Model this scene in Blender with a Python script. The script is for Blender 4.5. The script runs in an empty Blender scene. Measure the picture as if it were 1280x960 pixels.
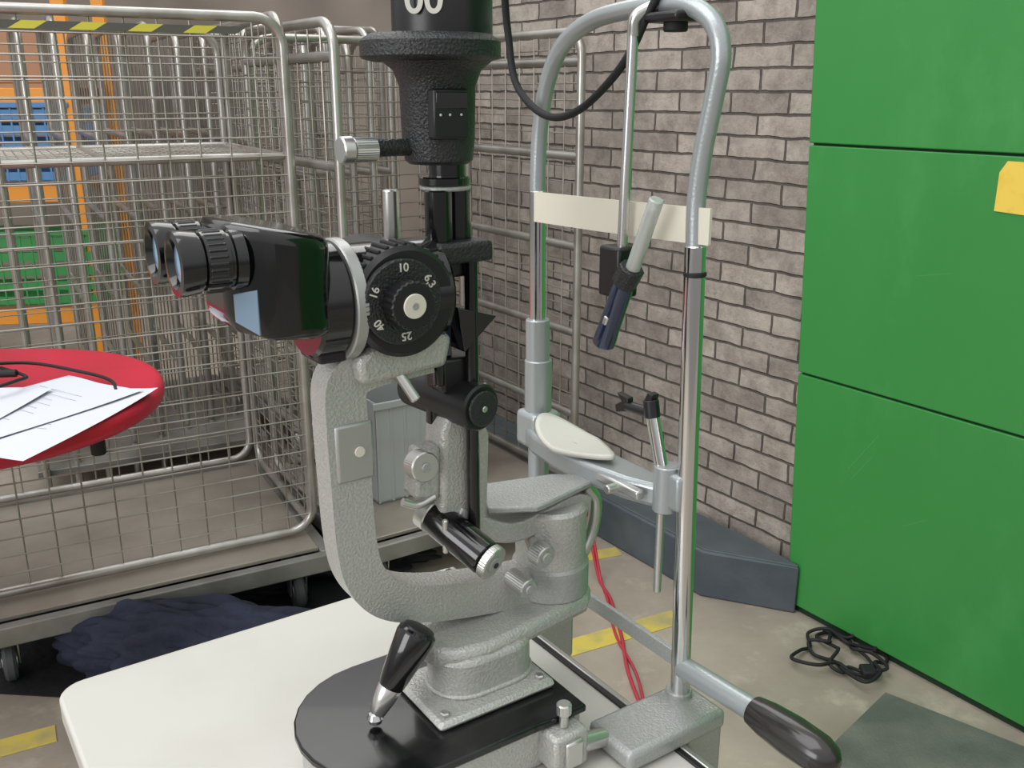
import bpy, bmesh, math, random
from mathutils import Vector, Matrix
random.seed(4)
SC=bpy.context.scene
SC.view_settings.view_transform='Standard'
SC.view_settings.look='None'

# ------------------------------------------------------------------ materials
def lin(c):
    o=[]
    for v in c:
        v=v/255.0
        o.append(v/12.92 if v<=0.04045 else ((v+0.055)/1.055)**2.4)
    return (o[0],o[1],o[2],1)
def mat(name,col,rough=.5,metal=0,bump=None,var=None,coat=0,trans=0,spec=.5):
    m=bpy.data.materials.new(name);m.use_nodes=True
    nt=m.node_tree;b=nt.nodes['Principled BSDF']
    b.inputs['Base Color'].default_value=lin(col)
    b.inputs['Roughness'].default_value=rough
    b.inputs['Metallic'].default_value=metal
    b.inputs['Coat Weight'].default_value=coat
    b.inputs['Transmission Weight'].default_value=trans
    b.inputs['Specular IOR Level'].default_value=spec
    tc=nt.nodes.new('ShaderNodeTexCoord')
    if var:   # (scale, colour2, detail, low, high)
        n=nt.nodes.new('ShaderNodeTexNoise');n.inputs['Scale'].default_value=var[0];n.inputs['Detail'].default_value=var[2]
        nt.links.new(tc.outputs['Object'],n.inputs['Vector'])
        r=nt.nodes.new('ShaderNodeValToRGB')
        r.color_ramp.elements[0].position=var[3];r.color_ramp.elements[1].position=var[4]
        r.color_ramp.elements[0].color=lin(col);r.color_ramp.elements[1].color=lin(var[1])
        nt.links.new(n.outputs['Fac'],r.inputs['Fac']);nt.links.new(r.outputs['Color'],b.inputs['Base Color'])
    if bump:  # (scale,strength,distance)
        n=nt.nodes.new('ShaderNodeTexNoise');n.inputs['Scale'].default_value=bump[0];n.inputs['Detail'].default_value=2
        nt.links.new(tc.outputs['Object'],n.inputs['Vector'])
        k=nt.nodes.new('ShaderNodeBump');k.inputs['Strength'].default_value=bump[1];k.inputs['Distance'].default_value=bump[2]
        nt.links.new(n.outputs['Fac'],k.inputs['Height']);nt.links.new(k.outputs['Normal'],b.inputs['Normal'])
    return m
M={}
M['hammer']=mat('hammered_grey_enamel',(176,176,171),.34,.3,bump=(380,.65,.0018),var=(380,(186,186,181),1,.45,.62))
M['hammer_d']=mat('hammered_mid_grey',(162,164,161),.36,.32,bump=(400,.5,.0014),var=(400,(170,172,169),1,.45,.62))
M['tube']=mat('grey_tube_enamel',(166,172,173),.3,.45,bump=(400,.2,.001))
M['silver']=mat('satin_silver',(204,204,201),.28,.9)
M['ringm']=mat('brushed_grey_ring',(176,177,174),.42,.6)
M['chrome']=mat('chrome',(215,215,215),.12,1)
M['black']=mat('gloss_black',(13,13,15),.14,0,coat=.4)
M['blacks']=mat('satin_black',(22,22,24),.35,0)
M['blackt']=mat('crackle_black',(34,35,37),.4,0,bump=(420,.8,.002))
M['blackm']=mat('matt_black',(20,20,22),.7)
M['plate']=mat('black_base_plate',(16,16,18),.2,0,coat=.15,var=(60,(34,34,36),4,.55,.8))
M['table']=mat('white_laminate',(194,192,185),.35,0,var=(5,(182,179,171),5,.45,.8),spec=.4)
M['tedge']=mat('laminate_edge',(180,178,170),.4)
M['cream']=mat('cream_plastic',(216,211,195),.4)
M['white']=mat('white_porcelain',(206,204,195),.35)
M['lens']=mat('coated_lens_sky_tint',(140,180,210),.05,.2,coat=1)  # light blue base colour stands in for sky reflected in the glass
M['glass']=mat('clear_acrylic',(215,220,215),.1,0,coat=.5,trans=.5)
M['bluebk']=mat('blue_black_lacquer',(38,50,74),.1,.2,coat=.8)
M['bluerefl']=mat('pale_blue_reflection',(132,156,178),.2,.1,coat=.5)  # bluish reflection on the black housing, put into the colour
M['grip']=mat('dark_bakelite',(42,38,37),.22,0,coat=.3)
M['wire']=mat('zinc_wire',(166,163,156),.35,.7,var=(6,(136,128,116),3,.4,.7))
M['ctube']=mat('zinc_tube',(184,182,177),.3,.75,var=(8,(152,147,139),3,.4,.7))
M['cbase']=mat('cage_steel_base',(144,142,137),.5,.4,bump=(80,.2,.002),var=(5,(104,101,97),4,.4,.7))
M['deck']=mat('worn_deck_plate',(172,164,153),.32,.3,var=(2.5,(132,124,115),5,.35,.7),bump=(30,.15,.003))
M['rubber']=mat('grey_rubber',(76,78,80),.6)
M['dark']=mat('black_void_cloth',(16,17,22),.8,bump=(14,.6,.02))
M['navy']=mat('navy_cloth',(28,33,50),.85,bump=(40,.6,.01),var=(5,(42,49,70),3,.4,.7))
M['red']=mat('red_plastic',(196,24,56),.35,0,var=(4,(176,20,48),3,.4,.7))
M['paper']=mat('paper',(206,209,218),.7)
M['ink']=mat('pencil_grey',(150,152,165),.8)
M['orange']=mat('orange_paint',(232,150,40),.4)
M['blue']=mat('blue_plastic',(84,134,184),.5)
M['greenp']=mat('green_plastic',(52,140,72),.5)
M['card']=mat('cardboard',(176,134,104),.8)
M['yellow']=mat('yellow_floor_tape',(206,187,86),.6,var=(9,(168,156,112),6,.46,.66))
M['yel2']=mat('yellow_sticker',(236,204,84),.5,var=(20,(222,180,54),3,.5,.8))
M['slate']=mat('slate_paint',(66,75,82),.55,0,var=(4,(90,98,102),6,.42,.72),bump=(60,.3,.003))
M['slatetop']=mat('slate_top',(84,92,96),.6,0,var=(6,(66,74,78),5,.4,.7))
M['mat']=mat('dark_floor_mat',(88,92,86),.55,0,var=(7,(112,114,106),6,.42,.7),bump=(150,.5,.003))
M['wallbk']=mat('distant_wall_paint',(140,130,120),.8,var=(.8,(100,94,88),3,.4,.6))
M['redcord']=mat('red_cord',(176,50,66),.7)
M['crateg']=mat('frosted_grey_plastic',(172,176,176),.35)
M['seam']=mat('dark_seam',(18,50,26),.8)
M['tapeb']=mat('grey_black_tape',(84,84,78),.5)
M['tapey']=mat('hazard_yellow',(204,196,70),.5)
M['scuff']=mat('paint_scuff',(82,158,92),.6)

def brick_mat():
    m=bpy.data.materials.new('grey_brick');m.use_nodes=True;nt=m.node_tree;b=nt.nodes['Principled BSDF']
    tc=nt.nodes.new('ShaderNodeTexCoord');sp=nt.nodes.new('ShaderNodeSeparateXYZ');cb=nt.nodes.new('ShaderNodeCombineXYZ')
    nt.links.new(tc.outputs['Object'],sp.inputs[0]);nt.links.new(sp.outputs['X'],cb.inputs['X']);nt.links.new(sp.outputs['Z'],cb.inputs['Y'])
    wn=nt.nodes.new('ShaderNodeTexNoise');wn.inputs['Scale'].default_value=14;wn.inputs['Detail'].default_value=3
    nt.links.new(tc.outputs['Object'],wn.inputs['Vector'])
    ms=nt.nodes.new('ShaderNodeVectorMath');ms.operation='MULTIPLY_ADD';ms.inputs[1].default_value=(.012,.012,0)
    nt.links.new(wn.outputs['Color'],ms.inputs[0]);nt.links.new(cb.outputs[0],ms.inputs[2])
    br=nt.nodes.new('ShaderNodeTexBrick');br.inputs['Scale'].default_value=1
    br.inputs['Brick Width'].default_value=.215;br.inputs['Row Height'].default_value=.062
    br.inputs['Mortar Size'].default_value=.0046;br.inputs['Mortar Smooth'].default_value=.5;br.inputs['Bias'].default_value=0
    br.inputs['Color1'].default_value=lin((192,182,171));br.inputs['Color2'].default_value=lin((158,149,141));br.inputs['Mortar'].default_value=lin((100,93,86))
    nt.links.new(ms.outputs[0],br.inputs['Vector'])
    n=nt.nodes.new('ShaderNodeTexNoise');n.inputs['Scale'].default_value=11;n.inputs['Detail'].default_value=9;n.inputs['Roughness'].default_value=.75
    nt.links.new(tc.outputs['Object'],n.inputs['Vector'])
    mx=nt.nodes.new('ShaderNodeMix');mx.data_type='RGBA';mx.blend_type='MULTIPLY';mx.inputs['Factor'].default_value=.7
    r=nt.nodes.new('ShaderNodeValToRGB');r.color_ramp.elements[0].position=.38;r.color_ramp.elements[0].color=(.45,.43,.42,1);r.color_ramp.elements[1].position=.6
    nt.links.new(n.outputs['Fac'],r.inputs['Fac']);nt.links.new(br.outputs['Color'],mx.inputs['A']);nt.links.new(r.outputs['Color'],mx.inputs['B'])
    nt.links.new(mx.outputs['Result'],b.inputs['Base Color'])
    b.inputs['Roughness'].default_value=.85
    inv=nt.nodes.new('ShaderNodeMath');inv.operation='SUBTRACT';inv.inputs[0].default_value=1;nt.links.new(br.outputs['Fac'],inv.inputs[1])
    ad=nt.nodes.new('ShaderNodeMath');ad.operation='MULTIPLY_ADD';ad.inputs[1].default_value=.8
    nt.links.new(n.outputs['Fac'],ad.inputs[0]);nt.links.new(inv.outputs[0],ad.inputs[2])
    bp=nt.nodes.new('ShaderNodeBump');bp.inputs['Strength'].default_value=1;bp.inputs['Distance'].default_value=.015
    nt.links.new(ad.outputs[0],bp.inputs['Height']);nt.links.new(bp.outputs['Normal'],b.inputs['Normal'])
    return m
M['brick']=brick_mat()
def layered(name,c1,c2,c3,s1,s2,rough,bump,stretch=(1,1,1)):
    m=bpy.data.materials.new(name);m.use_nodes=True;nt=m.node_tree;b=nt.nodes['Principled BSDF']
    tc=nt.nodes.new('ShaderNodeTexCoord');mp=nt.nodes.new('ShaderNodeMapping');mp.inputs['Scale'].default_value=stretch
    nt.links.new(tc.outputs['Object'],mp.inputs['Vector'])
    n1=nt.nodes.new('ShaderNodeTexNoise');n1.inputs['Scale'].default_value=s1;n1.inputs['Detail'].default_value=6;n1.inputs['Roughness'].default_value=.65
    n2=nt.nodes.new('ShaderNodeTexNoise');n2.inputs['Scale'].default_value=s2;n2.inputs['Detail'].default_value=8;n2.inputs['Roughness'].default_value=.7
    for n in (n1,n2): nt.links.new(mp.outputs[0],n.inputs['Vector'])
    r1=nt.nodes.new('ShaderNodeValToRGB');r1.color_ramp.elements[0].position=.35;r1.color_ramp.elements[1].position=.68
    r1.color_ramp.elements[0].color=lin(c1);r1.color_ramp.elements[1].color=lin(c2)
    r2=nt.nodes.new('ShaderNodeValToRGB');r2.color_ramp.elements[0].position=.54;r2.color_ramp.elements[1].position=.7
    r2.color_ramp.elements[0].color=(0,0,0,1);r2.color_ramp.elements[1].color=(.75,.75,.75,1)
    mx=nt.nodes.new('ShaderNodeMix');mx.data_type='RGBA';mx.inputs['B'].default_value=lin(c3)
    nt.links.new(n1.outputs['Fac'],r1.inputs['Fac']);nt.links.new(n2.outputs['Fac'],r2.inputs['Fac'])
    nt.links.new(r2.outputs['Color'],mx.inputs['Factor']);nt.links.new(r1.outputs['Color'],mx.inputs['A'])
    nt.links.new(mx.outputs['Result'],b.inputs['Base Color']);b.inputs['Roughness'].default_value=rough
    bp=nt.nodes.new('ShaderNodeBump');bp.inputs['Strength'].default_value=bump;bp.inputs['Distance'].default_value=.004
    nt.links.new(n2.outputs['Fac'],bp.inputs['Height']);nt.links.new(bp.outputs['Normal'],b.inputs['Normal'])
    return m
M['floor']=layered('worn_concrete',(170,160,146),(138,129,117),(188,178,162),1.6,6,.5,.3)
M['door']=layered('green_door_paint',(58,142,68),(51,134,62),(68,150,78),.9,3,.42,.08,(1,1,.6))

# ------------------------------------------------------------------ geometry helpers
def grp(name,loc=(0,0,0),rz=0):
    e=bpy.data.objects.new(name,None);e.empty_display_size=.1
    e.location=loc;e.rotation_euler=(0,0,rz);SC.collection.objects.link(e);return e
def fin(name,me,m,parent=None,bevel=0,seg=2,smooth=True,ang=35):
    if smooth:
        for p in me.polygons: p.use_smooth=True
        try: me.set_sharp_from_angle(angle=math.radians(ang))
        except Exception: pass
    if m is not None: me.materials.append(M[m] if isinstance(m,str) else m)
    o=bpy.data.objects.new(name,me);SC.collection.objects.link(o)
    if parent is not None: o.parent=parent
    if bevel:
        b=o.modifiers.new('bevel','BEVEL');b.width=bevel;b.segments=seg;b.limit_method='ANGLE';b.angle_limit=math.radians(40)
    return o
def mesh(name,v,f,m,parent=None,**k):
    me=bpy.data.meshes.new(name);me.from_pydata([tuple(p) for p in v],[],f)
    bm=bmesh.new();bm.from_mesh(me);bmesh.ops.recalc_face_normals(bm,faces=bm.faces);bm.to_mesh(me);bm.free()
    return fin(name,me,m,parent,**k)
def box(name,lo,hi,m,parent=None,bevel=.003,seg=2):
    x0,y0,z0=lo;x1,y1,z1=hi
    v=[(x0,y0,z0),(x1,y0,z0),(x1,y1,z0),(x0,y1,z0),(x0,y0,z1),(x1,y0,z1),(x1,y1,z1),(x0,y1,z1)]
    f=[(0,3,2,1),(4,5,6,7),(0,1,5,4),(1,2,6,5),(2,3,7,6),(3,0,4,7)]
    return mesh(name,v,f,m,parent,bevel=bevel,seg=seg)
def prism(name,poly,axis,a,b,m,parent=None,bevel=.003,seg=2):
    n=len(poly)
    def P(p,h):
        if axis=='z': return (p[0],p[1],h)
        if axis=='y': return (p[0],h,p[1])
        return (h,p[0],p[1])
    v=[P(p,a) for p in poly]+[P(p,b) for p in poly]
    f=[tuple(range(n)),tuple(range(2*n-1,n-1,-1))]+[(i,(i+1)%n,n+(i+1)%n,n+i) for i in range(n)]
    return mesh(name,v,f,m,parent,bevel=bevel,seg=seg)
def frame(d):
    d=Vector(d).normalized();u=d.orthogonal().normalized();w=d.cross(u);return d,u,w
def lathe(name,p,d,prof,m,parent=None,seg=40,knurl=0,bevel=0):
    d,u,w=frame(d);p=Vector(p);v=[];f=[]
    for (t,r) in prof:
        for i in range(seg):
            a=2*math.pi*i/seg;rr=r*(1-knurl*(i%2))
            v.append(p+d*t+(u*math.cos(a)+w*math.sin(a))*rr)
    n=len(prof)
    for j in range(n-1):
        for i in range(seg):
            f.append((j*seg+i,j*seg+(i+1)%seg,(j+1)*seg+(i+1)%seg,(j+1)*seg+i))
    f.append(tuple(range(seg-1,-1,-1)));f.append(tuple((n-1)*seg+i for i in range(seg)))
    return mesh(name,v,f,m,parent,bevel=bevel)
def cyl(name,p1,p2,r,m,parent=None,r2=None,seg=32,c=.0012,knurl=0):
    L=(Vector(p2)-Vector(p1)).length;r2=r if r2 is None else r2;c=min(c,r*.4,L*.3)
    return lathe(name,p1,Vector(p2)-Vector(p1),[(0,r-c),(c,r),(L-c,r2),(L,r2-c)],m,parent,seg=seg,knurl=knurl)
def spline(pts,n=10):
    P=[Vector(p) for p in pts];P=[P[0]*2-P[1]]+P+[P[-1]*2-P[-2]];o=[]
    for i in range(1,len(P)-2):
        for k in range(n):
            t=k/n;a,b,c,d=P[i-1],P[i],P[i+1],P[i+2]
            o.append(.5*((2*b)+(c-a)*t+(2*a-5*b+4*c-d)*t*t+(3*b-a-3*c+d)*t**3))
    o.append(P[-2]);return o
def sweepdata(pts,r,seg,v,f,closed=False):
    base=len(v);n=len(pts);pts=[Vector(p) for p in pts]
    u=None
    for i,p in enumerate(pts):
        if closed: t=(pts[(i+1)%n]-pts[i-1])
        else: t=(pts[min(i+1,n-1)]-pts[max(i-1,0)])
        t.normalize()
        if u is None: u=t.orthogonal().normalized()
        else:
            u=(u-t*u.dot(t));u=u.normalized() if u.length>1e-6 else t.orthogonal().normalized()
        w=t.cross(u)
        rr=r[i] if isinstance(r,(list,tuple)) else r
        for k in range(seg):
            a=2*math.pi*k/seg;v.append(p+(u*math.cos(a)+w*math.sin(a))*rr)
    for i in range(n-1 if not closed else n):
        j=(i+1)%n
        for k in range(seg):
            f.append((base+i*seg+k,base+i*seg+(k+1)%seg,base+j*seg+(k+1)%seg,base+j*seg+k))
    if not closed:
        f.append(tuple(base+k for k in range(seg-1,-1,-1)));f.append(tuple(base+(n-1)*seg+k for k in range(seg)))
def tube(name,pts,r,m,parent=None,seg=16,smooth=True,n=10,closed=False):
    if smooth: pts=spline(pts,n)
    v=[];f=[];sweepdata(pts,r,seg,v,f,closed);return mesh(name,v,f,m,parent,ang=60)
def multi(name,paths,r,m,parent=None,seg=6):
    v=[];f=[]
    for p in paths: sweepdata(p,r,seg,v,f)
    return mesh(name,v,f,m,parent,ang=60)
def text(name,s,size,M4,m,parent,ext=.0003):
    c=bpy.data.curves.new(name+'_c','FONT');c.body=s;c.size=size;c.align_x='CENTER';c.align_y='CENTER';c.extrude=ext;c.offset=size*.015
    t=bpy.data.objects.new('tmp',c);SC.collection.objects.link(t)
    bpy.context.view_layer.update()
    me=bpy.data.meshes.new_from_object(t.evaluated_get(bpy.context.evaluated_depsgraph_get()))
    bpy.data.objects.remove(t);me.transform(M4)
    return fin(name,me,m,parent,smooth=False)
def stad(x0,x1,yc,r,n=14,right_round=False):
    p=[(x1,yc-r)]if not right_round else [(x1+r*math.cos(a),yc+r*math.sin(a)) for a in [(-math.pi/2)+math.pi*i/n for i in range(n+1)]]
    if not right_round: p.append((x1,yc+r))
    p+=[(x0+r*math.cos(a),yc+r*math.sin(a)) for a in [(math.pi/2)+math.pi*i/n for i in range(n+1)]]
    return p

A34=math.radians(34)
P0=(.103,.981,.85)

# ------------------------------------------------------------------ ROOM
GR=math.radians(-56)
floor=mesh('floor',[(-8,-3,0),(6,-3,0),(6,9,0),(-8,9,0)],[(0,1,2,3)],'floor',smooth=False)
GL=(.857,2.537,0)
w=box('wall_right',(-2.35,.03,0),(.3,.25,3.4),'brick',None,bevel=0);w.location=GL;w.rotation_euler=(0,0,GR)
wb=box('wall_back',(-8,7.2,0),(6,7.4,4),'wallbk',None,bevel=0)
door=grp('door_1',GL,GR)
zs=[0.02,.727,1.35,1.97,2.6,3.3]
ex=lambda z:-.04-.05*z
for i in range(5):
    a,b=zs[i]+.002,zs[i+1]-.004
    prism('panel_%d'%i,[(ex(a),a),(3.4,a),(3.4,b),(ex(b),b)],'y',-.012,.028,'door',door,bevel=.003)
prism('backing',[(ex(0)+.006,0),(3.4,0),(3.4,3.3),(ex(3.3)+.006,3.3)],'y',0,.029,'seam',door,bevel=0)
sc=[]
for (x0,z0,x1,z1) in [(.12,.50,.20,.62),(.25,1.05,.34,1.07),(.13,.47,.19,.56),(.3,.40,.36,.44)]:
    sc.append([Vector((x0,-.0118,z0)),Vector((x1,-.0118,z1))])
multi('scratches',sc,.0007,'scuff',door,seg=4)
st=grp('yellow_sticker',GL,GR)
prism('label',[(.425,1.225),(.55,1.22),(.55,1.335),(.44,1.335),(.425,1.31)],'y',-.0145,-.0125,'yel2',st,bevel=0)
kb=grp('slate_kerb',GL,GR)
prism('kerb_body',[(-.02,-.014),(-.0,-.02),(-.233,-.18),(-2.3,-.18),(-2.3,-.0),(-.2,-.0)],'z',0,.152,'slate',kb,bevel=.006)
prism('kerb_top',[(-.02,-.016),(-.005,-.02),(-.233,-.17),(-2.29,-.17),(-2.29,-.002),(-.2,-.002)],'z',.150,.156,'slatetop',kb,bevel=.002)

def flatquad(name,pts,z,m):
    return prism(name,pts,'z',0.0005,z,m,None,bevel=0)
def strip(name,a,b,wd):
    a=Vector((a[0],a[1]));b=Vector((b[0],b[1]));d=(b-a).normalized();n=Vector((-d.y,d.x))*wd/2
    return flatquad(name,[tuple(a-n),tuple(b-n),tuple(b+n),tuple(a+n)],.002,'yellow')
strip('floor_tape',(.05,2.285),(.49,2.51),.075)
strip('floor_tape.001',(.12,2.85),(.36,2.93),.06)
strip('floor_tape.002',(-1.5,1.76),(-1.10,1.97),.07)
flatquad('rubber_floor_mat',[(.64,1.80),(.955,2.12),(1.35,1.78),(1.05,1.35)],.012,'mat')

pts=[]
for i in range(40):
    a=i*.47;rr=.085+.035*math.sin(i*1.7)+.02*math.sin(i*.61)
    pts.append((.905+rr*.95*math.cos(a)+.03*math.sin(i*.33),2.29+rr*1.1*math.sin(a),.008+.012*(1+math.sin(i*1.13))))
pts+=[(.93,2.37,.01),(.89,2.42,.01)]
cp=grp('power_cable')
tube('coiled_lead',pts,.005,'blackm',cp,seg=8,n=6)
box('plug',(.92,2.18,.006),(.96,2.225,.03),'blackm',cp,bevel=.006)
rc=grp('red_cord')
tube('strand_1',[(.15,2.99,.42),(.215,2.88,.27),(.25,2.79,.12),(.275,2.72,.012),(.30,2.6,.006),(.31,2.4,.006),(.31,2.2,.006),(.34,1.95,.006)],.005,'redcord',rc,seg=8)
tube('strand_2',[(.14,2.98,.42),(.225,2.87,.27),(.26,2.78,.12),(.28,2.71,.012),(.29,2.6,.006),(.295,2.4,.006),(.33,2.2,.006),(.33,1.95,.006)],.004,'redcord',rc,seg=8)

# ------------------------------------------------------------------ ROLL CAGES
def rrect(x0,x1,z0,z1,r,y,plane='x',n=6):
    pts=[]
    cs=[(x1-r,z0+r,-90),(x1-r,z1-r,0),(x0+r,z1-r,90),(x0+r,z0+r,180)]
    for cx,cz,a0 in cs:
        for i in range(n+1):
            a=math.radians(a0+90*i/n);pts.append((cx+r*math.cos(a),cz+r*math.sin(a)))
    pts.append(pts[0])
    return [Vector((p[0],y,p[1])) if plane=='x' else Vector((y,p[0],p[1])) for p in pts]
def cage(name,origin,rz,wd,dp,h,front=False,left=True,right=True,back=True,shelf=None,fwd=.0,vs=.08,hs=.05,bars=False,z0=.2):
    g=grp(name,(origin[0],origin[1],0),rz)
    T=[];W=[]
    def panel(plane,a0,a1,off,zz0,zz1):
        T.append(rrect(a0,a1,zz0,zz1,.07,off,plane))
        n=int((a1-a0)/vs)
        for i in range(1,n+1):
            a=a0+(a1-a0)*i/(n+1)
            W.append([Vector((a,off,zz0)),Vector((a,off,zz1))] if plane=='x' else [Vector((off,a,zz0)),Vector((off,a,zz1))])
        k=int((zz1-zz0)/hs)
        for i in range(1,k+1):
            z=zz0+(zz1-zz0)*i/(k+1)
            W.append([Vector((a0,off-.004,z)),Vector((a1,off-.004,z))] if plane=='x' else [Vector((off+.004,a0,z)),Vector((off+.004,a1,z))])
    if front: panel('x',-wd,0,0,z0+.02,h)
    if back: panel('x',-wd+.02,-.02,dp,z0+.02,h)
    if right: panel('y',.02,dp-.02,0,z0+.02,h+.01)
    if left: panel('y',.02,dp-.02,-wd,z0+.02,h+.01)
    if bars:
        for i in range(5):
            z=z0+.25+i*.28
            T.append([Vector((0,.02,z)),Vector((0,dp-.02,z))]);T.append([Vector((-wd,.02,z)),Vector((-wd,dp-.02,z))])
    multi('tube_frame',T,.0135,'ctube',g,seg=10)
    multi('wire_mesh',W,.0024,'wire',g,seg=5)
    if shelf:
        z=shelf
        S=[[Vector((-wd,0.02,z)),Vector((0,0.02,z))],[Vector((-wd,dp-.02,z)),Vector((0,dp-.02,z))],[Vector((-wd*.5,0.02,z)),Vector((-wd*.5,dp,z))],[Vector((-.02,0.02,z)),Vector((-.02,dp,z))]]
        multi('shelf_frame',S,.011,'ctube',g,seg=8)
        S=[]
        for i in range(1,40):
            x=-wd+wd*i/40;S.append([Vector((x,.02,z)),Vector((x,dp-.02,z))])
        for i in range(1,9):
            y=dp*i/9;S.append([Vector((-wd,y,z)),Vector((0,y,z))])
        multi('shelf_wires',S,.003,'wire',g,seg=5)
    box('deck_plate',(-wd+.02,.02-fwd,z0-.012),(-.02,dp-.02,z0),'deck',g,bevel=.002)
    box('rim_front',(-wd-.01,-.03-fwd,z0-.06),(.01,.0-fwd,z0-.005),'cbase',g,bevel=.004)
    box('rim_back',(-wd-.01,dp-.01,z0-.06),(.01,dp+.02,z0-.005),'cbase',g,bevel=.004)
    box('rim_left',(-wd-.015,-fwd,z0-.06),(-wd+.018,dp,z0-.005),'cbase',g,bevel=.004)
    box('rim_right',(-.018,-fwd,z0-.06),(.015,dp,z0-.005),'cbase',g,bevel=.004)
    for i,(cx,cy) in enumerate([(-.08,.06-fwd),(-wd+.08,.06-fwd),(-.08,dp-.08),(-wd+.08,dp-.08)]):
        cyl('wheel_%d'%i,(cx-.016,cy,.055),(cx+.016,cy,.055),.055,'rubber',g,seg=28,c=.008)
        cyl('hub_%d'%i,(cx-.019,cy,.055),(cx+.019,cy,.055),.026,'silver',g,seg=20)
        for sd,xx in (('a',-.026),('b',.021)):
            prism('fork_%d%s'%(i,sd),[(cy-.03,z0-.045),(cy+.03,z0-.045),(cy+.014,.045),(cy-.014,.045)],'x',cx+xx,cx+xx+.005,'silver',g,bevel=.001)
        box('swivel_%d'%i,(cx-.035,cy-.035,z0-.06),(cx+.035,cy+.035,z0-.042),'cbase',g,bevel=.003)
    return g
RA=math.radians(28.6)
ca=cage('roll_cage',(-.60,2.66),RA,.93,.68,1.665,front=True,shelf=1.315,fwd=.12)
for i in range(6):
    x=-.90+i*.13
    prism('hazard_band_%d'%i,[(x,1.622),(x+.055,1.622),(x+.085,1.640),(x+.03,1.640)],'y',-.006,.002,'tapey',ca,bevel=0)
    prism('hazard_dark_%d'%i,[(x+.055,1.622),(x+.13,1.622),(x+.16,1.640),(x+.085,1.640)],'y',-.0058,.002,'tapeb',ca,bevel=0)
cage('roll_cage.001',(.22,3.02),A34,.80,.70,1.645,front=False,bars=True,vs=.09)
cage('roll_cage.002',(-.54,4.17),A34,.56,.7,1.72,front=True,bars=True)
ns=grp('nested_cage_frames',(-1.72,3.30,0),math.radians(28))
T=[];W=[]
for k in range(8):
    x=.11*k;y0=.05*k
    T.append(rrect(y0,y0+.72,.12,1.70+.012*(k%3),.09,x,'y'))
    for z in (.42,.72,1.02,1.32): T.append([Vector((x,y0,z)),Vector((x,y0+.72,z))])
    for j in range(1,7):
        yy=y0+.72*j/7;W.append([Vector((x,yy,.12)),Vector((x,yy,1.7))])
    T.append([Vector((x,y0+.02,.0)),Vector((x,y0+.02,.14))]);T.append([Vector((x,y0+.70,.0)),Vector((x,y0+.70,.14))])
multi('folded_frames',T,.0135,'ctube',ns,seg=8);multi('folded_wires',W,.003,'wire',ns,seg=5)
box('folded_deck',(-.03,.03,.10),(.83,1.05,.13),'cbase',ns)
ns2=grp('nested_cage_frames.001',(-.70,3.42,0),A34)
T=[]
for k in range(5):
    x=.08*k
    T.append(rrect(0,.34,.12,1.66+.03*(k%2),.08,x,'y'))
    for z in (.5,.85,1.2): T.append([Vector((x,0,z)),Vector((x,.34,z))])
    T.append([Vector((x,.02,.0)),Vector((x,.02,.14))]);T.append([Vector((x,.32,.0)),Vector((x,.32,.14))])
T.append([Vector((-.02,.02,.16)),Vector((.34,.02,.16))]);T.append([Vector((-.02,.32,.16)),Vector((.34,.32,.16))])
multi('folded_frames',T,.0135,'ctube',ns2,seg=8)

def crate(name,c,sz,rz,m,slots=True):
    g=grp(name,c,rz);x,y,z=sz
    t=.006
    box('bottom',(-x/2,-y/2,0),(x/2,y/2,t),m,g,bevel=0)
    for k in range(5):
        za=z*k/5;zb=za+z/5*(.6 if slots else 1)
        box('side_f%d'%k,(-x/2,-y/2,za),(x/2,-y/2+t,zb),m,g,bevel=0)
        box('side_b%d'%k,(-x/2,y/2-t,za),(x/2,y/2,zb),m,g,bevel=0)
        box('side_l%d'%k,(-x/2,-y/2,za),(-x/2+t,y/2,zb),m,g,bevel=0)
        box('side_r%d'%k,(x/2-t,-y/2,za),(x/2,y/2,zb),m,g,bevel=0)
    n=int(x/.05)
    for k in range(n+1):
        xx=-x/2+(x-.008)*k/n
        box('rib_%d'%k,(xx,-y/2-.002,0),(xx+.008,-y/2+t,z),m,g,bevel=0)
    box('rim',(-x/2-.01,-y/2-.01,z-.02),(x/2+.01,-y/2+.0,z+.003),m,g,bevel=.002)
    return g
def rack(name,c,rz,w_,d_,levels,m):
    g=grp(name,c,rz)
    for i,(x,y) in enumerate([(0,0),(w_,0),(0,d_),(w_,d_)]):
        box('upright_%d'%i,(x-.03,y-.03,0),(x+.03,y+.03,levels[-1]+.45),m,g,bevel=.004)
    for k,z in enumerate(levels):
        box('beam_f%d'%k,(0,-.02,z-.08),(w_,.02,z),m,g,bevel=.004)
        box('beam_b%d'%k,(0,d_-.02,z-.08),(w_,d_+.02,z),m,g,bevel=.004)
        box('board_%d'%k,(0,-.01,z),(w_,d_,z+.02),'card',g,bevel=0)
    return g
rack('orange_storage_rack',(-3.5,4.55,0),math.radians(8),1.42,.7,[.45,1.05,1.5],'orange')
crate('blue_plastic_crate',(-2.56,4.90,1.072),(.85,.5,.36),math.radians(8),'blue')
crate('green_plastic_crate',(-2.50,4.90,.472),(.85,.5,.36),math.radians(8),'greenp')
cb=grp('cardboard_box',(-2.70,4.92,1.522),math.radians(8));box('carton',(-.45,-.2,0),(.45,.2,.28),'card',cb,bevel=.004);box('tape',(-.03,-.202,0),(.03,.2,.282),'cream',cb,bevel=0)
crate('grey_plastic_crate',(-.36,3.12,.202),(.40,.34,.34),A34,'crateg',slots=False)

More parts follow.
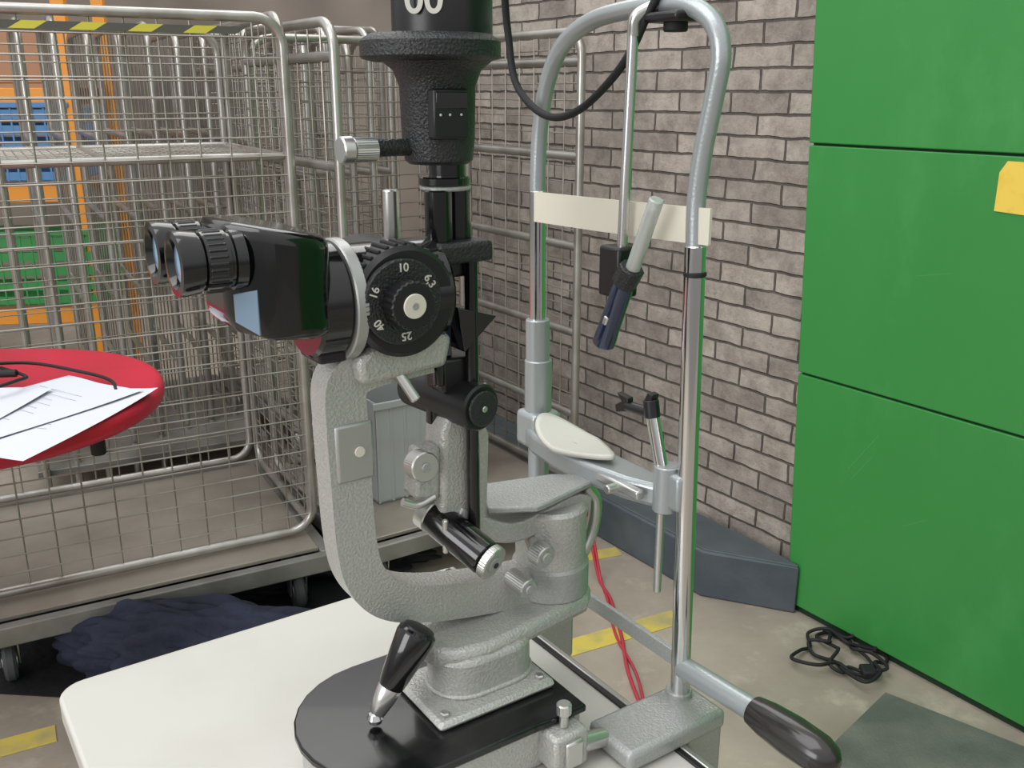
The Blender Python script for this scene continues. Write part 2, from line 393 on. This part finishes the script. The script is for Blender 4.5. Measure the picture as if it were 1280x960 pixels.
def heap(name,c,s,m,seed,n=3):
    g=grp(name)
    random.seed(seed)
    for i in range(n):
        bm=bmesh.new();bmesh.ops.create_icosphere(bm,subdivisions=5,radius=1)
        ox,oy=(random.random()-.5)*s[0],(random.random()-.5)*s[1];ph=random.random()*9
        for v in bm.verts:
            p=v.co
            k=1+.09*math.sin(p.x*7+ph+2*math.sin(p.y*5))+.06*math.sin(p.y*13+ph*2+3*p.z)+.04*math.sin(p.z*17+p.x*11)
            v.co=Vector((c[0]+ox+p.x*s[0]*.55*k,c[1]+oy+p.y*s[1]*.6*k,max(.004,s[2]*.45+p.z*s[2]*.55*k)))
        me=bpy.data.meshes.new(name);bm.to_mesh(me);bm.free()
        fin('fold_%d'%i,me,m,g,ang=180)
    return g
heap('navy_clothes_pile',(-.74,2.19),(.44,.16,.19),'navy',3,6)
heap('black_sack_pile',(-1.0,2.78),(.72,.28,.10),'dark',5,5)
flatquad('black_dust_sheet',[(-1.55,2.15),(-1.0,2.10),(-.5,2.35),(-.42,2.45),(-.5,3.3),(-1.9,3.2)],.004,'dark')

# ------------------------------------------------------------------ RED TABLE
rs=grp('red_plastic_table',(-1.09,1.82,0),0)
R_=.375;po=[(-.62,-R_)]+[(R_*math.cos(a),R_*math.sin(a)) for a in [(-math.pi/2)+math.pi*i/36 for i in range(37)]]+[(-.62,R_)]
prism('top_shell',po,'z',.862,.904,'red',rs,bevel=.016,seg=5)
cyl('post',(-.42,0,.05),(-.42,0,.865),.028,'blackm',rs)
for i in range(5):
    a=math.radians(108+72*i);tube('foot_%d'%i,[(-.42,0,.06),(-.42+.12*math.cos(a),.12*math.sin(a),.05),(-.42+.22*math.cos(a),.22*math.sin(a),.02)],.016,'blackm',rs,seg=10)
cyl('adjuster',(.29,-.08,.81),(.29,-.08,.864),.014,'blackm',rs)
def sheet(name,c,rz,z,w_=.21,h_=.297,curl=.02):
    g=grp(name,(c[0],c[1],z),rz);nx,ny=12,12;v=[];f=[]
    for j in range(ny+1):
        for i in range(nx+1):
            x=(i/nx-.5)*w_;y=(j/ny-.5)*h_;v.append((x,y,.0015+curl*(i/nx)**4*(j/ny)**3+.001*math.sin(i*.9)))
    for j in range(ny):
        for i in range(nx):
            a=j*(nx+1)+i;f.append((a,a+1,a+nx+2,a+nx+1))
    mesh('page',v,f,'paper',g)
    L=[]
    for k in range(12):
        yy=-h_*.38+k*h_*.06
        L.append([Vector((-w_*.4,yy,.0036)),Vector((w_*(.0+.25*random.random()),yy,.0036))])
    multi('writing',L,.0004,'ink',g,seg=4)
    return g
sheet('paper_sheet',(-.868,1.675),math.radians(-14),.904,.24,.38,.012)
sheet('paper_sheet.001',(-.93,1.72),math.radians(-32),.908,.24,.37,.008)
sheet('paper_sheet.002',(-1.06,1.66),math.radians(-5),.912,.26,.36,.004)
sc_=grp('table_cable')
tube('lead',[(-1.22,1.95,.93),(-1.10,1.93,.935),(-.99,1.87,.93),(-.97,1.80,.94),(-1.02,1.74,.935),(-1.10,1.76,.935),(-1.12,1.84,.95),(-1.02,1.93,.94),(-.90,1.93,.92),(-.83,1.90,.911),(-.79,1.83,.911)],.0035,'blackm',sc_,seg=8)
cyl('jack',(-1.08,1.87,.932),(-1.01,1.88,.932),.008,'blackm',sc_)

# ------------------------------------------------------------------ INSTRUMENT TABLE
tb=grp('instrument_table',P0,A34)
po=[]
for cx,cy,a0 in [(-.032-.01,-.30+.01,-90),(-.032-.01,.29-.01,0),(-.54+.03,.29-.03,90),(-.54+.03,-.30+.03,180)]:
    r=.01 if cx>-.1 else .03
    for i in range(7):
        a=math.radians(a0+90*i/6);po.append((cx+r*math.cos(a),cy+r*math.sin(a)))
prism('top',po,'z',-.024,0,'table',tb,bevel=.004,seg=3)
prism('edge_band',po,'z',-.026,-.0235,'tedge',tb,bevel=0)
box('edge_rail',(-.046,-.29,.0),(-.040,.28,.003),'blacks',tb,bevel=.0005)
box('edge_rail_metal',(-.040,-.29,.0),(-.033,.28,.004),'silver',tb,bevel=.001)
box('column',(-.34,-.05,-.80),(-.24,.05,-.026),'cbase',tb,bevel=.006)
box('foot_bar',(-.52,-.04,-.83),(-.06,.04,-.79),'cbase',tb,bevel=.01)
box('foot_bar_a',(-.52,-.28,-.849),(-.46,.28,-.80),'cbase',tb,bevel=.01)
box('foot_bar_b',(-.12,-.28,-.849),(-.06,.28,-.80),'cbase',tb,bevel=.01)

# ------------------------------------------------------------------ SLIT LAMP
sl=grp('slit_lamp_microscope',P0,A34)
prism('base_body',stad(-.283,-.122,-.03,.089),'z',.001,.047,'hammer',sl,bevel=.004)
prism('base_cover',stad(-.283,-.120,-.03,.095),'z',.047,.055,'plate',sl,bevel=.002)
box('foot_flange',(-.262,-.085,.055),(-.128,.012,.064),'hammer',sl,bevel=.006)
for i,(x,y) in enumerate([(-.25,-.073),(-.14,-.073),(-.14,0)]): cyl('bolt_%d'%i,(x,y,.064),(x,y,.068),.005,'silver',sl,seg=6)
prism('elevation_block',stad(-.205,-.165,-.03,.035,right_round=True),'z',.062,.104,'hammer',sl,bevel=.006,seg=3)
prism('block_lip',stad(-.205,-.165,-.03,.038,right_round=True),'z',.063,.068,'hammer',sl,bevel=.002)
pp=[(-.245,-.040),(-.250,-.01),(-.235,.02),(-.19,.035),(-.06,.04),(-.035,.02),(-.032,-.02),(-.055,-.042),(-.19,-.062),(-.225,-.056)]
prism('pivot_plate',pp,'z',.093,.114,'hammer',sl,bevel=.008,seg=3)
cyl('pivot_column',(-.074,0,.112),(-.074,0,.214),.038,'hammer',sl,c=.004)
cyl('pivot_collar',(-.074,0,.112),(-.074,0,.150),.0415,'hammer_d',sl,c=.003)
lathe('joystick_ball',(-.307,-.040,.058),(0,0,1),[(0,.001),(.002,.006),(.007,.008),(.012,.006),(.014,.001)],'chrome',sl)
jd=Vector((.058,-.004,.096)).normalized()
jp=Vector((-.307,-.040,.066))
lathe('joystick_stem',jp,jd,[(0,.004),(.005,.008),(.018,.0105),(.032,.0120),(.034,.011)],'silver',sl)
lathe('joystick_handle',jp+jd*.032,jd,[(0,.0120),(.004,.0132),(.036,.0175),(.053,.0195),(.058,.0185),(.060,.016)],'black',sl)
lathe('joystick_top',jp+jd*.091,jd,[(0,.016),(.003,.015),(.005,.008)],'blacks',sl)
cl=spline([(-.06,0,.130),(-.12,0,.131),(-.18,0,.139),(-.24,0,.152),(-.278,0,.170),(-.299,0,.200),(-.306,0,.24),(-.308,0,.30),(-.309,0,.35),(-.307,0,.385),(-.288,0,.398),(-.25,0,.402),(-.222,0,.404)],8)
L=[];R=[]
for i,p in enumerate(cl):
    t=(cl[min(i+1,len(cl)-1)]-cl[max(i-1,0)]).normalized();n=Vector((-t.z,0,t.x));hw=.0195
    L.append((p.x+n.x*hw,p.z+n.z*hw));R.append((p.x-n.x*hw,p.z-n.z*hw))
prism('microscope_arm',L+R[::-1],'y',-.016,.016,'hammer',sl,bevel=.007,seg=3)
box('scale_plate',(-.322,-.0185,.297),(-.285,.0175,.352),'ringm',sl,bevel=.003)
cyl('scale_screw',(-.300,-.0205,.325),(-.300,-.0185,.325),.005,'cream',sl)
prism('saddle',[(-.30,.388),(-.215,.392),(-.208,.42),(-.225,.428),(-.285,.425),(-.302,.41)],'y',-.03,.03,'hammer',sl,bevel=.006,seg=3)
cyl('saddle_lever',(-.262,-.02,.395),(-.250,-.035,.368),.005,'silver',sl)
cyl('drum',(-.262,-.046,.460),(-.262,.046,.460),.048,'blacks',sl,seg=64,c=.004)
cyl('objective_body',(-.302,0,.460),(-.212,0,.460),.047,'black',sl,seg=64,c=.004)
cyl('drum_face',(-.268,-.052,.462),(-.268,-.046,.462),.0365,'blackt',sl,seg=64)
cyl('drum_knob',(-.268,-.070,.462),(-.268,-.052,.462),.021,'blacks',sl,seg=48,knurl=.06)
cyl('drum_knob_cap',(-.268,-.072,.462),(-.268,-.070,.462),.0105,'cream',sl)
cyl('drum_knob_screw',(-.268,-.0725,.462),(-.268,-.072,.462),.003,'hammer_d',sl)
for i in range(14):
    a=math.pi*(.15+i*.055)
    x=-.262+.048*math.cos(a);z=.460+.048*math.sin(a)
    cyl('drum_grip_%d'%i,(x,-.04,z),(x,-.012,z),.0022,'blackm',sl,seg=8)
R90=Matrix.Rotation(math.radians(90),4,'X')
for s,a in [('10',90),('6,3',32),('25',-88),('16',158),('40',215)]:
    x=-.268+.029*math.cos(math.radians(a));z=.462+.029*math.sin(math.radians(a))
    text('mark_'+s.replace(',','_'),s,.0100,Matrix.Translation((x,-.0525,z))@R90@Matrix.Rotation(math.radians(a-90),4,'Z'),'white',sl)
cyl('knurled_ring',(-.310,0,.460),(-.299,0,.460),.0525,'ringm',sl,seg=160,knurl=.010)
cyl('coupling',(-.338,0,.462),(-.310,0,.462),.049,'black',sl,seg=64,c=.003)
box('lock_tab',(-.334,-.022,.410),(-.308,.022,.43),'blacks',sl,bevel=.003)
hp=[(-.326,-.044),(-.346,-.055),(-.3885,-.055),(-.410,-.032),(-.410,.032),(-.3885,.055),(-.346,.055),(-.326,.044)]
zt=lambda x:.534+(x+.39)*-.20
zb=lambda x:.440 if x>-.40 else .456
v=[(x,y,zb(x)) for x,y in hp]+[(x,y,zt(x)) for x,y in hp]
f=[tuple(range(8)),tuple(range(15,7,-1))]+[(i,(i+1)%8,8+(i+1)%8,8+i) for i in range(8)]
mesh('prism_housing',v,f,'black',sl,bevel=.011,seg=6)
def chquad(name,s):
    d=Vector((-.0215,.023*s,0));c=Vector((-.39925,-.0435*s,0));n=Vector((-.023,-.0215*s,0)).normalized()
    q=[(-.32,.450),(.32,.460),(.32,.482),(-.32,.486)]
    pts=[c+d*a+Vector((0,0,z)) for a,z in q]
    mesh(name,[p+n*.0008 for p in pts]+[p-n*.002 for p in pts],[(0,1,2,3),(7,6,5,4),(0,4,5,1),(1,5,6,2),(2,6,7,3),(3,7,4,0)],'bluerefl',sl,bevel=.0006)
chquad('chamfer_reflection',1)  # thin blue panel painted as the reflection on the near chamfer
for sgn,nm in ((-1,'near'),(1,'far')):
    y=.031*sgn;z=.508
    lathe('eyepiece_%s'%nm,(-.398,y,z),(-1,0,0),[(0,.0245),(.008,.0235),(.009,.0215),(.011,.0215),(.012,.0235),(.030,.0235),(.031,.021),(.032,.021),(.033,.0235),(.045,.0250),(.049,.0245),(.0495,.019),(.044,.0165),(.043,.0165)],'black',sl,seg=48)
    cyl('diopter_ring_%s'%nm,(-.412,y,z),(-.427,y,z),.0243,'blacks',sl,seg=60,knurl=.06)
    lathe('ocular_lens_%s'%nm,(-.4405,y,z),(-1,0,0),[(0,.0168),(.002,.015),(.0035,.008),(.004,.001)],'lens',sl)

def vert(name,x,y,z0,z1,r,m,**k): return cyl(name,(x,y,z0),(x,y,z1),r,m,sl,**k)
vert('tower_rod_front',-.184,-.022,.215,.49,.0062,'black')
vert('tower_rod_rear',-.204,.012,.325,.485,.010,'black')
vert('tower_rod_mid',-.213,-.012,.37,.485,.006,'black')
box('tower_bracket',(-.220,-.03,.484),(-.164,.022,.503),'blackt',sl,bevel=.004)
box('tower_bracket_lower',(-.214,-.018,.470),(-.180,.018,.486),'blacks',sl,bevel=.003)
vert('column_twin_a',-.208,-.008,.502,.548,.0125,'black')
vert('column_twin_b',-.184,.0,.502,.548,.0125,'black')
vert('column_ring',-.196,0,.547,.551,.023,'hammer_d')
vert('column_neck_low',-.197,0,.551,.559,.023,'black')
vert('column_neck',-.194,0,.555,.575,.0165,'black')
lathe('lamp_housing',(-.202,0,.570),(0,0,1),[(0,.026),(.003,.030),(.022,.032),(.065,.033),(.078,.038),(.086,.048),(.088,.050)],'blackt',sl,seg=64)
lathe('lamp_flange',(-.208,0,.655),(0,0,1),[(0,.050),(.002,.058),(.004,.060),(.016,.060),(.018,.058),(.022,.052)],'blackt',sl,seg=64)
lathe('lamp_cap',(-.196,0,.675),(0,0,1),[(0,.041),(.002,.043),(.075,.043),(.085,.040),(.088,.030)],'blacks',sl,seg=64)
box('slide_panel',(-.226,-.036,.592),(-.192,-.024,.633),'blacks',sl,bevel=.002)
for i,x in enumerate((-.220,-.211,-.200)): cyl('scale_dot_%d'%i,(x,-.0368,.612),(x,-.0355,.612),.0011,'white',sl,seg=12)
box('slide_panel_lip',(-.224,-.0368,.617),(-.194,-.0355,.630),'black',sl,bevel=.0005)
cyl('side_arm',(-.228,0,.585),(-.266,0,.585),.0075,'blackt',sl)
cyl('side_screw',(-.263,0,.584),(-.285,0,.584),.010,'silver',sl,knurl=.04,seg=64)
cyl('side_screw_tip',(-.285,0,.584),(-.296,0,.584),.0115,'silver',sl,seg=32)
Rz=Matrix.Rotation(math.radians(-36),4,'Z')
text('lamp_number','00',.032,Matrix.Translation((-.196,0,.701))@Rz@Matrix.Translation((-.010,-.0435,0))@R90,'white',sl,ext=.0006)
prism('mirror_prism',[(-.202,.445),(-.160,.432),(-.195,.402)],'y',-.028,.01,'black',sl,bevel=.001)
box('mirror_slot',(-.217,-.010,.395),(-.198,.004,.447),'bluebk',sl,bevel=.001)
box('lower_prism',(-.213,-.018,.362),(-.178,.012,.395),'blacks',sl,bevel=.003)
cyl('slit_cylinder',(-.203,.058,.353),(-.185,-.040,.350),.0225,'blacks',sl,seg=48,c=.002)
cyl('slit_cylinder_cap',(-.185,-.040,.350),(-.1845,-.0435,.350),.017,'blackt',sl,seg=40)
cyl('slit_cylinder_dot',(-.1845,-.0435,.350),(-.1843,-.0455,.350),.003,'silver',sl,seg=20)
prism('tower_block',[(-.217,.232),(-.163,.218),(-.160,.31),(-.168,.335),(-.205,.342),(-.213,.325)],'y',-.016,.022,'hammer',sl,bevel=.006,seg=3)
prism('tower_block_side',[(-.243,.262),(-.215,.255),(-.213,.31),(-.235,.308)],'y',-.012,.015,'hammer',sl,bevel=.004)
cyl('tower_knob',(-.240,-.030,.300),(-.240,-.012,.298),.0145,'silver',sl,seg=90,knurl=.02)
cyl('tower_knob_pin',(-.240,-.032,.300),(-.240,-.030,.300),.0045,'hammer_d',sl)
tube('small_hook',[(-.255,-.01,.262),(-.240,-.012,.256),(-.222,-.012,.260)],.004,'silver',sl)
cyl('tilt_cylinder',(-.214,.005,.232),(-.193,-.058,.206),.0175,'black',sl,seg=40)
cyl('tilt_ring',(-.218,.015,.236),(-.214,.003,.232),.0180,'silver',sl,seg=40)
cyl('tilt_knob',(-.1925,-.059,.2055),(-.1895,-.067,.2025),.0175,'silver',sl,seg=90,knurl=.02)
cyl('tilt_knob_centre',(-.1895,-.067,.2025),(-.189,-.069,.202),.0085,'hammer_d',sl,seg=30)
cyl('tilt_knob_pin',(-.189,-.069,.202),(-.1888,-.070,.2017),.003,'blacks',sl,seg=20)
cyl('tilt_rod',(-.218,-.025,.240),(-.218,-.025,.205),.003,'silver',sl)
ac=spline([(-.20,0,.235),(-.165,0,.212),(-.13,0,.200),(-.09,0,.205),(-.055,0,.212),(-.035,0,.205)],8)
L=[];R=[]
for i,p in enumerate(ac):
    t=(ac[min(i+1,len(ac)-1)]-ac[max(i-1,0)]).normalized();n=Vector((-t.z,0,t.x));hw=.011
    L.append((p.x+n.x*hw,p.z+n.z*hw));R.append((p.x-n.x*hw,p.z-n.z*hw))
prism('illumination_arm',L+R[::-1],'y',-.018,.022,'hammer',sl,bevel=.005,seg=3)
prism('test_plate',[(-.162,-.012),(-.118,-.036),(-.105,-.034),(-.018,-.012),(-.016,-.004),(-.055,.026),(-.135,.045)],'z',.226,.233,'hammer_d',sl,bevel=.002)
box('test_plate_stem',(-.10,-.012,.205),(-.06,.012,.228),'hammer',sl,bevel=.003)
tube('side_bow',[(-.028,.0,.222),(-.014,0,.20),(-.018,0,.165),(-.035,0,.135)],.0075,'silver',sl)
cyl('lock_knob_a',(-.118,-.034,.183),(-.116,-.050,.181),.0125,'silver',sl,seg=72,knurl=.03)
cyl('lock_knob_a_pin',(-.116,-.050,.181),(-.116,-.053,.181),.006,'hammer_d',sl)
cyl('lock_knob_shaft',(-.105,-.005,.184),(-.118,-.034,.183),.007,'silver',sl)
cyl('lock_knob_b',(-.135,-.014,.150),(-.133,-.044,.148),.0105,'silver',sl,seg=64,knurl=.03)
cyl('lock_knob_c',(-.133,-.044,.148),(-.133,-.047,.148),.005,'hammer_d',sl)
cyl('rear_focus_rod',(-.228,.045,.44),(-.228,.045,.545),.0075,'silver',sl)
box('rail_clamp',(-.172,-.145,.006),(-.132,-.115,.046),'hammer',sl,bevel=.004)
cyl('clamp_screw',(-.152,-.13,.046),(-.152,-.13,.062),.0045,'silver',sl)
cyl('clamp_screw_head',(-.152,-.13,.060),(-.152,-.13,.072),.0075,'silver',sl,knurl=.06)
box('clamp_plate',(-.162,-.150,.012),(-.142,-.144,.04),'silver',sl,bevel=.002)
cyl('axle',(-.14,-.135,.024),(-.105,-.135,.018),.0095,'silver',sl)

# ------------------------------------------------------------------ HEADREST
hr=grp('chin_and_forehead_rest',P0,A34)
arch=[(.131,.377),(.132,.46),(.133,.532),(.129,.593),(.115,.643),(.088,.678),(.042,.698),(-.018,.705),(-.072,.706),(-.103,.700),(-.127,.684),(-.136,.660),(-.131,.627),(-.121,.580),(-.116,.536),(-.1175,.49)]
tube('arch_tube',[(0,y,z) for y,z in arch],.0088,'tube',hr,seg=24,n=8)
cyl('near_post',(0,-.133,-.03),(0,-.118,.495),.0100,'chrome',hr)
cyl('near_post_collar',(0,-.1195,.466),(0,-.1193,.471),.0108,'blackm',hr)
cyl('far_post_inner',(0,.1315,.37),(0,.1325,.525),.0093,'chrome',hr)
cyl('far_sleeve',(0,.129,.285),(0,.131,.378),.0140,'tube',hr)
cyl('far_sleeve_low',(0,.1285,.265),(0,.129,.330),.0160,'tube',hr)
cyl('far_post',(0,.123,-.03),(0,.128,.275),.0125,'tube',hr)
cyl('far_post_foot',(0,.122,-.04),(0,.122,.03),.017,'hammer_d',hr)
v=[];f=[];N=20
for i in range(N+1):
    y=.127-.264*i/N;x=-.009-.004*math.sin(math.pi*i/N)+.006*(i/N)
    zc=.508+.006*i/N;h=.0165
    v+=[(x,y,zc-h),(x,y,zc+h),(x+.003,y,zc+h),(x+.003,y,zc-h)]
for i in range(N):
    a=i*4
    for k in range(4): f.append((a+k,a+(k+1)%4,a+4+(k+1)%4,a+4+k))
f+=[(0,1,2,3),(N*4+3,N*4+2,N*4+1,N*4)]
mesh('forehead_band',v,f,'cream',hr,ang=30)
tray=[(.026,.140),(.004,.148),(-.018,.132),(-.030,.098),(-.036,.05),(-.034,-.01),(-.026,-.06),(-.010,-.105),(.004,-.118),(.016,-.105),(.012,-.06),(.012,-.01),(.014,.05),(.016,.095),(.026,.112)]
prism('chin_tray',tray,'z',.226,.251,'tube',hr,bevel=.005,seg=3)
box('chin_block',(-.02,.108,.224),(.020,.148,.268),'tube',hr,bevel=.006,seg=3)
v=[];f=[];nr,na=8,40
for j in range(nr+1):
    r=j/nr
    for i in range(na):
        a=2*math.pi*i/na;ca_,sa_=math.cos(a),math.sin(a)
        yy=.064*r*sa_;wx=.031*(1 if sa_>0 else (1-.55*(-sa_)))
        x=wx*r*ca_
        v.append((-.014+x,.036+yy,.257+.010*(max(0,yy)/.06)**2+.005*(yy/.06)**2))
for j in range(nr):
    for i in range(na): f.append((j*na+i,j*na+(i+1)%na,(j+1)*na+(i+1)%na,(j+1)*na+i))
o=mesh('chin_cup',v,f,'white',hr,ang=180);sm=o.modifiers.new('s','SOLIDIFY');sm.thickness=.005
cyl('cup_stem',(-.012,.036,.245),(-.012,.036,.257),.010,'silver',hr)
box('tray_bar',(-.032,-.088,.236),(-.022,-.02,.246),'silver',hr,bevel=.002)
cyl('tray_bar_screw',(-.045,-.055,.240),(-.015,-.055,.240),.005,'silver',hr)
cyl('near_clamp',(-.008,-.103,.226),(-.008,-.103,.275),.0125,'tube',hr)
box('near_clamp_link',(-.014,-.128,.232),(.008,-.10,.270),'tube',hr,bevel=.004)
cyl('vertical_pin',(-.010,-.100,.133),(-.010,-.100,.235),.0042,'silver',hr)
cyl('canthus_rod',(-.010,-.098,.27),(-.012,-.084,.322),.0068,'chrome',hr)
cyl('canthus_rod_top',(-.012,-.084,.320),(-.012,-.080,.338),.008,'blacks',hr)
cyl('wing_screw',(-.012,-.080,.324),(-.012,-.045,.322),.0055,'blacks',hr)
prism('wing_nut',[(-.050,.318),(-.032,.312),(-.030,.320),(-.040,.326),(-.032,.334),(-.05,.332)],'x',-.016,-.008,'blacks',hr,bevel=.001)
prism('wing_tail',[(-.074,.334),(-.080,.346),(-.087,.345),(-.084,.332)],'x',-.017,-.007,'blacks',hr,bevel=.001)
cyl('fixation_rod',(-.02,-.037,.44),(-.02,-.044,.690),.0052,'silver',hr)
tube('fixation_rod_bend',[(-.02,-.044,.68),(-.02,-.047,.695),(-.01,-.055,.703),(0,-.06,.706)],.006,'silver',hr)
box('fixation_slider',(-.033,-.049,.436),(-.007,-.018,.486),'blacks',hr,bevel=.003)
pd=lambda y,z:(-.03,y,z)
cyl('pen_tube',pd(-.066,.468),pd(-.096,.537),.0072,'glass',hr)
cyl('pen_tube_core',pd(-.066,.468),pd(-.092,.528),.0030,'silver',hr)
cyl('pen_knob',pd(-.054,.452),pd(-.066,.470),.0128,'blackt',hr,seg=8)
lathe('pen_body',pd(-.056,.455),Vector((0,.034,-.078)),[(0,.009),(.01,.0105),(.055,.0110),(.066,.0118),(.074,.0118),(.076,.010)],'bluebk',hr,seg=28)
cyl('pen_badge',Vector(pd(-.056,.455))+Vector((-.0085,.014,-.036)),Vector(pd(-.056,.455))+Vector((-.0085,.018,-.045)),.0035,'silver',hr,seg=12)
lathe('pen_lens',Vector(pd(-.056,.455))+Vector((0,.034,-.078)).normalized()*.075,Vector((0,.034,-.078)),[(0,.010),(.003,.007),(.004,.001)],'lens',hr)
box('top_clip',(-.018,-.098,.690),(.018,-.052,.699),'blacks',hr,bevel=.003)
cyl('top_clip_knob',(0,-.078,.682),(0,-.078,.692),.011,'blackm',hr)
tube('lamp_cable',[(-.05,.13,.80),(-.03,.155,.74),(-.02,.162,.69),(-.02,.145,.637),(-.02,.092,.607),(-.02,.035,.613),(-.02,-.025,.650),(-.015,-.052,.69),(-.01,-.07,.74),(-.04,-.05,.82)],.0040,'blackm',hr,seg=10)
box('cross_bar',(-.003,-.128,.054),(.003,.122,.072),'hammer_d',hr,bevel=.001)
box('foot_block',(-.108,-.178,.002),(.022,-.112,.024),'hammer_d',hr,bevel=.006,seg=3)
box('foot_block_lower',(-.028,-.175,-.07),(.022,-.112,.01),'hammer_d',hr,bevel=.006,seg=3)
cyl('foot_boss',(0,-.13,.022),(0,-.13,.030),.014,'hammer_d',hr)
cyl('handle_rod',(.0,-.133,.058),(0,-.235,.063),.0115,'tube',hr)
lathe('handle_grip',(0,-.228,.063),(0,-1,.0),[(0,.010),(.003,.0145),(.02,.0175),(.05,.0195),(.08,.0185),(.092,.0145),(.098,.008),(.099,.002)],'grip',hr,seg=40)
box('far_foot_block',(-.028,.10,-.07),(.04,.15,-.002),'hammer_d',hr,bevel=.006)

# ------------------------------------------------------------------ LIGHT, WORLD, CAMERA
wd=bpy.data.worlds.new('hall_light');SC.world=wd;wd.use_nodes=True;nt=wd.node_tree
bg=nt.nodes['Background'];tc=nt.nodes.new('ShaderNodeTexCoord');sp=nt.nodes.new('ShaderNodeSeparateXYZ');r=nt.nodes.new('ShaderNodeValToRGB')
nt.links.new(tc.outputs['Generated'],sp.inputs[0]);mr=nt.nodes.new('ShaderNodeMapRange');mr.inputs['From Min'].default_value=-1
nt.links.new(sp.outputs['Z'],mr.inputs['Value']);nt.links.new(mr.outputs[0],r.inputs['Fac']);nt.links.new(r.outputs['Color'],bg.inputs['Color'])
r.color_ramp.elements[0].position=.45;r.color_ramp.elements[0].color=(.27,.26,.25,1)
r.color_ramp.elements[1].position=.95;r.color_ramp.elements[1].color=(1,1.0,1.01,1)
e=r.color_ramp.elements.new(.56);e.color=(.68,.68,.68,1)
bg.inputs['Strength'].default_value=1.03
def area(name,loc,rot,sx,sy,p,col=(1,1,1)):
    l=bpy.data.lights.new(name,'AREA');l.shape='RECTANGLE';l.size=sx;l.size_y=sy;l.energy=p;l.color=col
    o=bpy.data.objects.new(name,l);o.location=loc;o.rotation_euler=[math.radians(a) for a in rot];SC.collection.objects.link(o)
area('added_overhead_light',(-1.5,.5,4.2),(10,-20,0),3.5,2.5,75,(1,1,1))  # unseen area light, added overhead to give the light direction
area('added_overhead_light.001',(.3,4.2,4.4),(0,0,0),4,3,90,(1,.985,.96))  # second added overhead light, out of view above the cages
area('left_front_area_light',(-3.5,-2.2,2.2),(72,0,-55),2.5,2.2,95,(.98,.985,1))  # soft area light from behind and left of the camera, out of view
cd=bpy.data.cameras.new('camera');cam=bpy.data.objects.new('camera',cd);SC.collection.objects.link(cam)
cam.location=(0,0,1.48);cam.rotation_euler=(math.radians(90-16.9),0,0)
cd.sensor_width=36;cd.lens=1200/1280*36;cd.clip_start=.02
SC.camera=cam
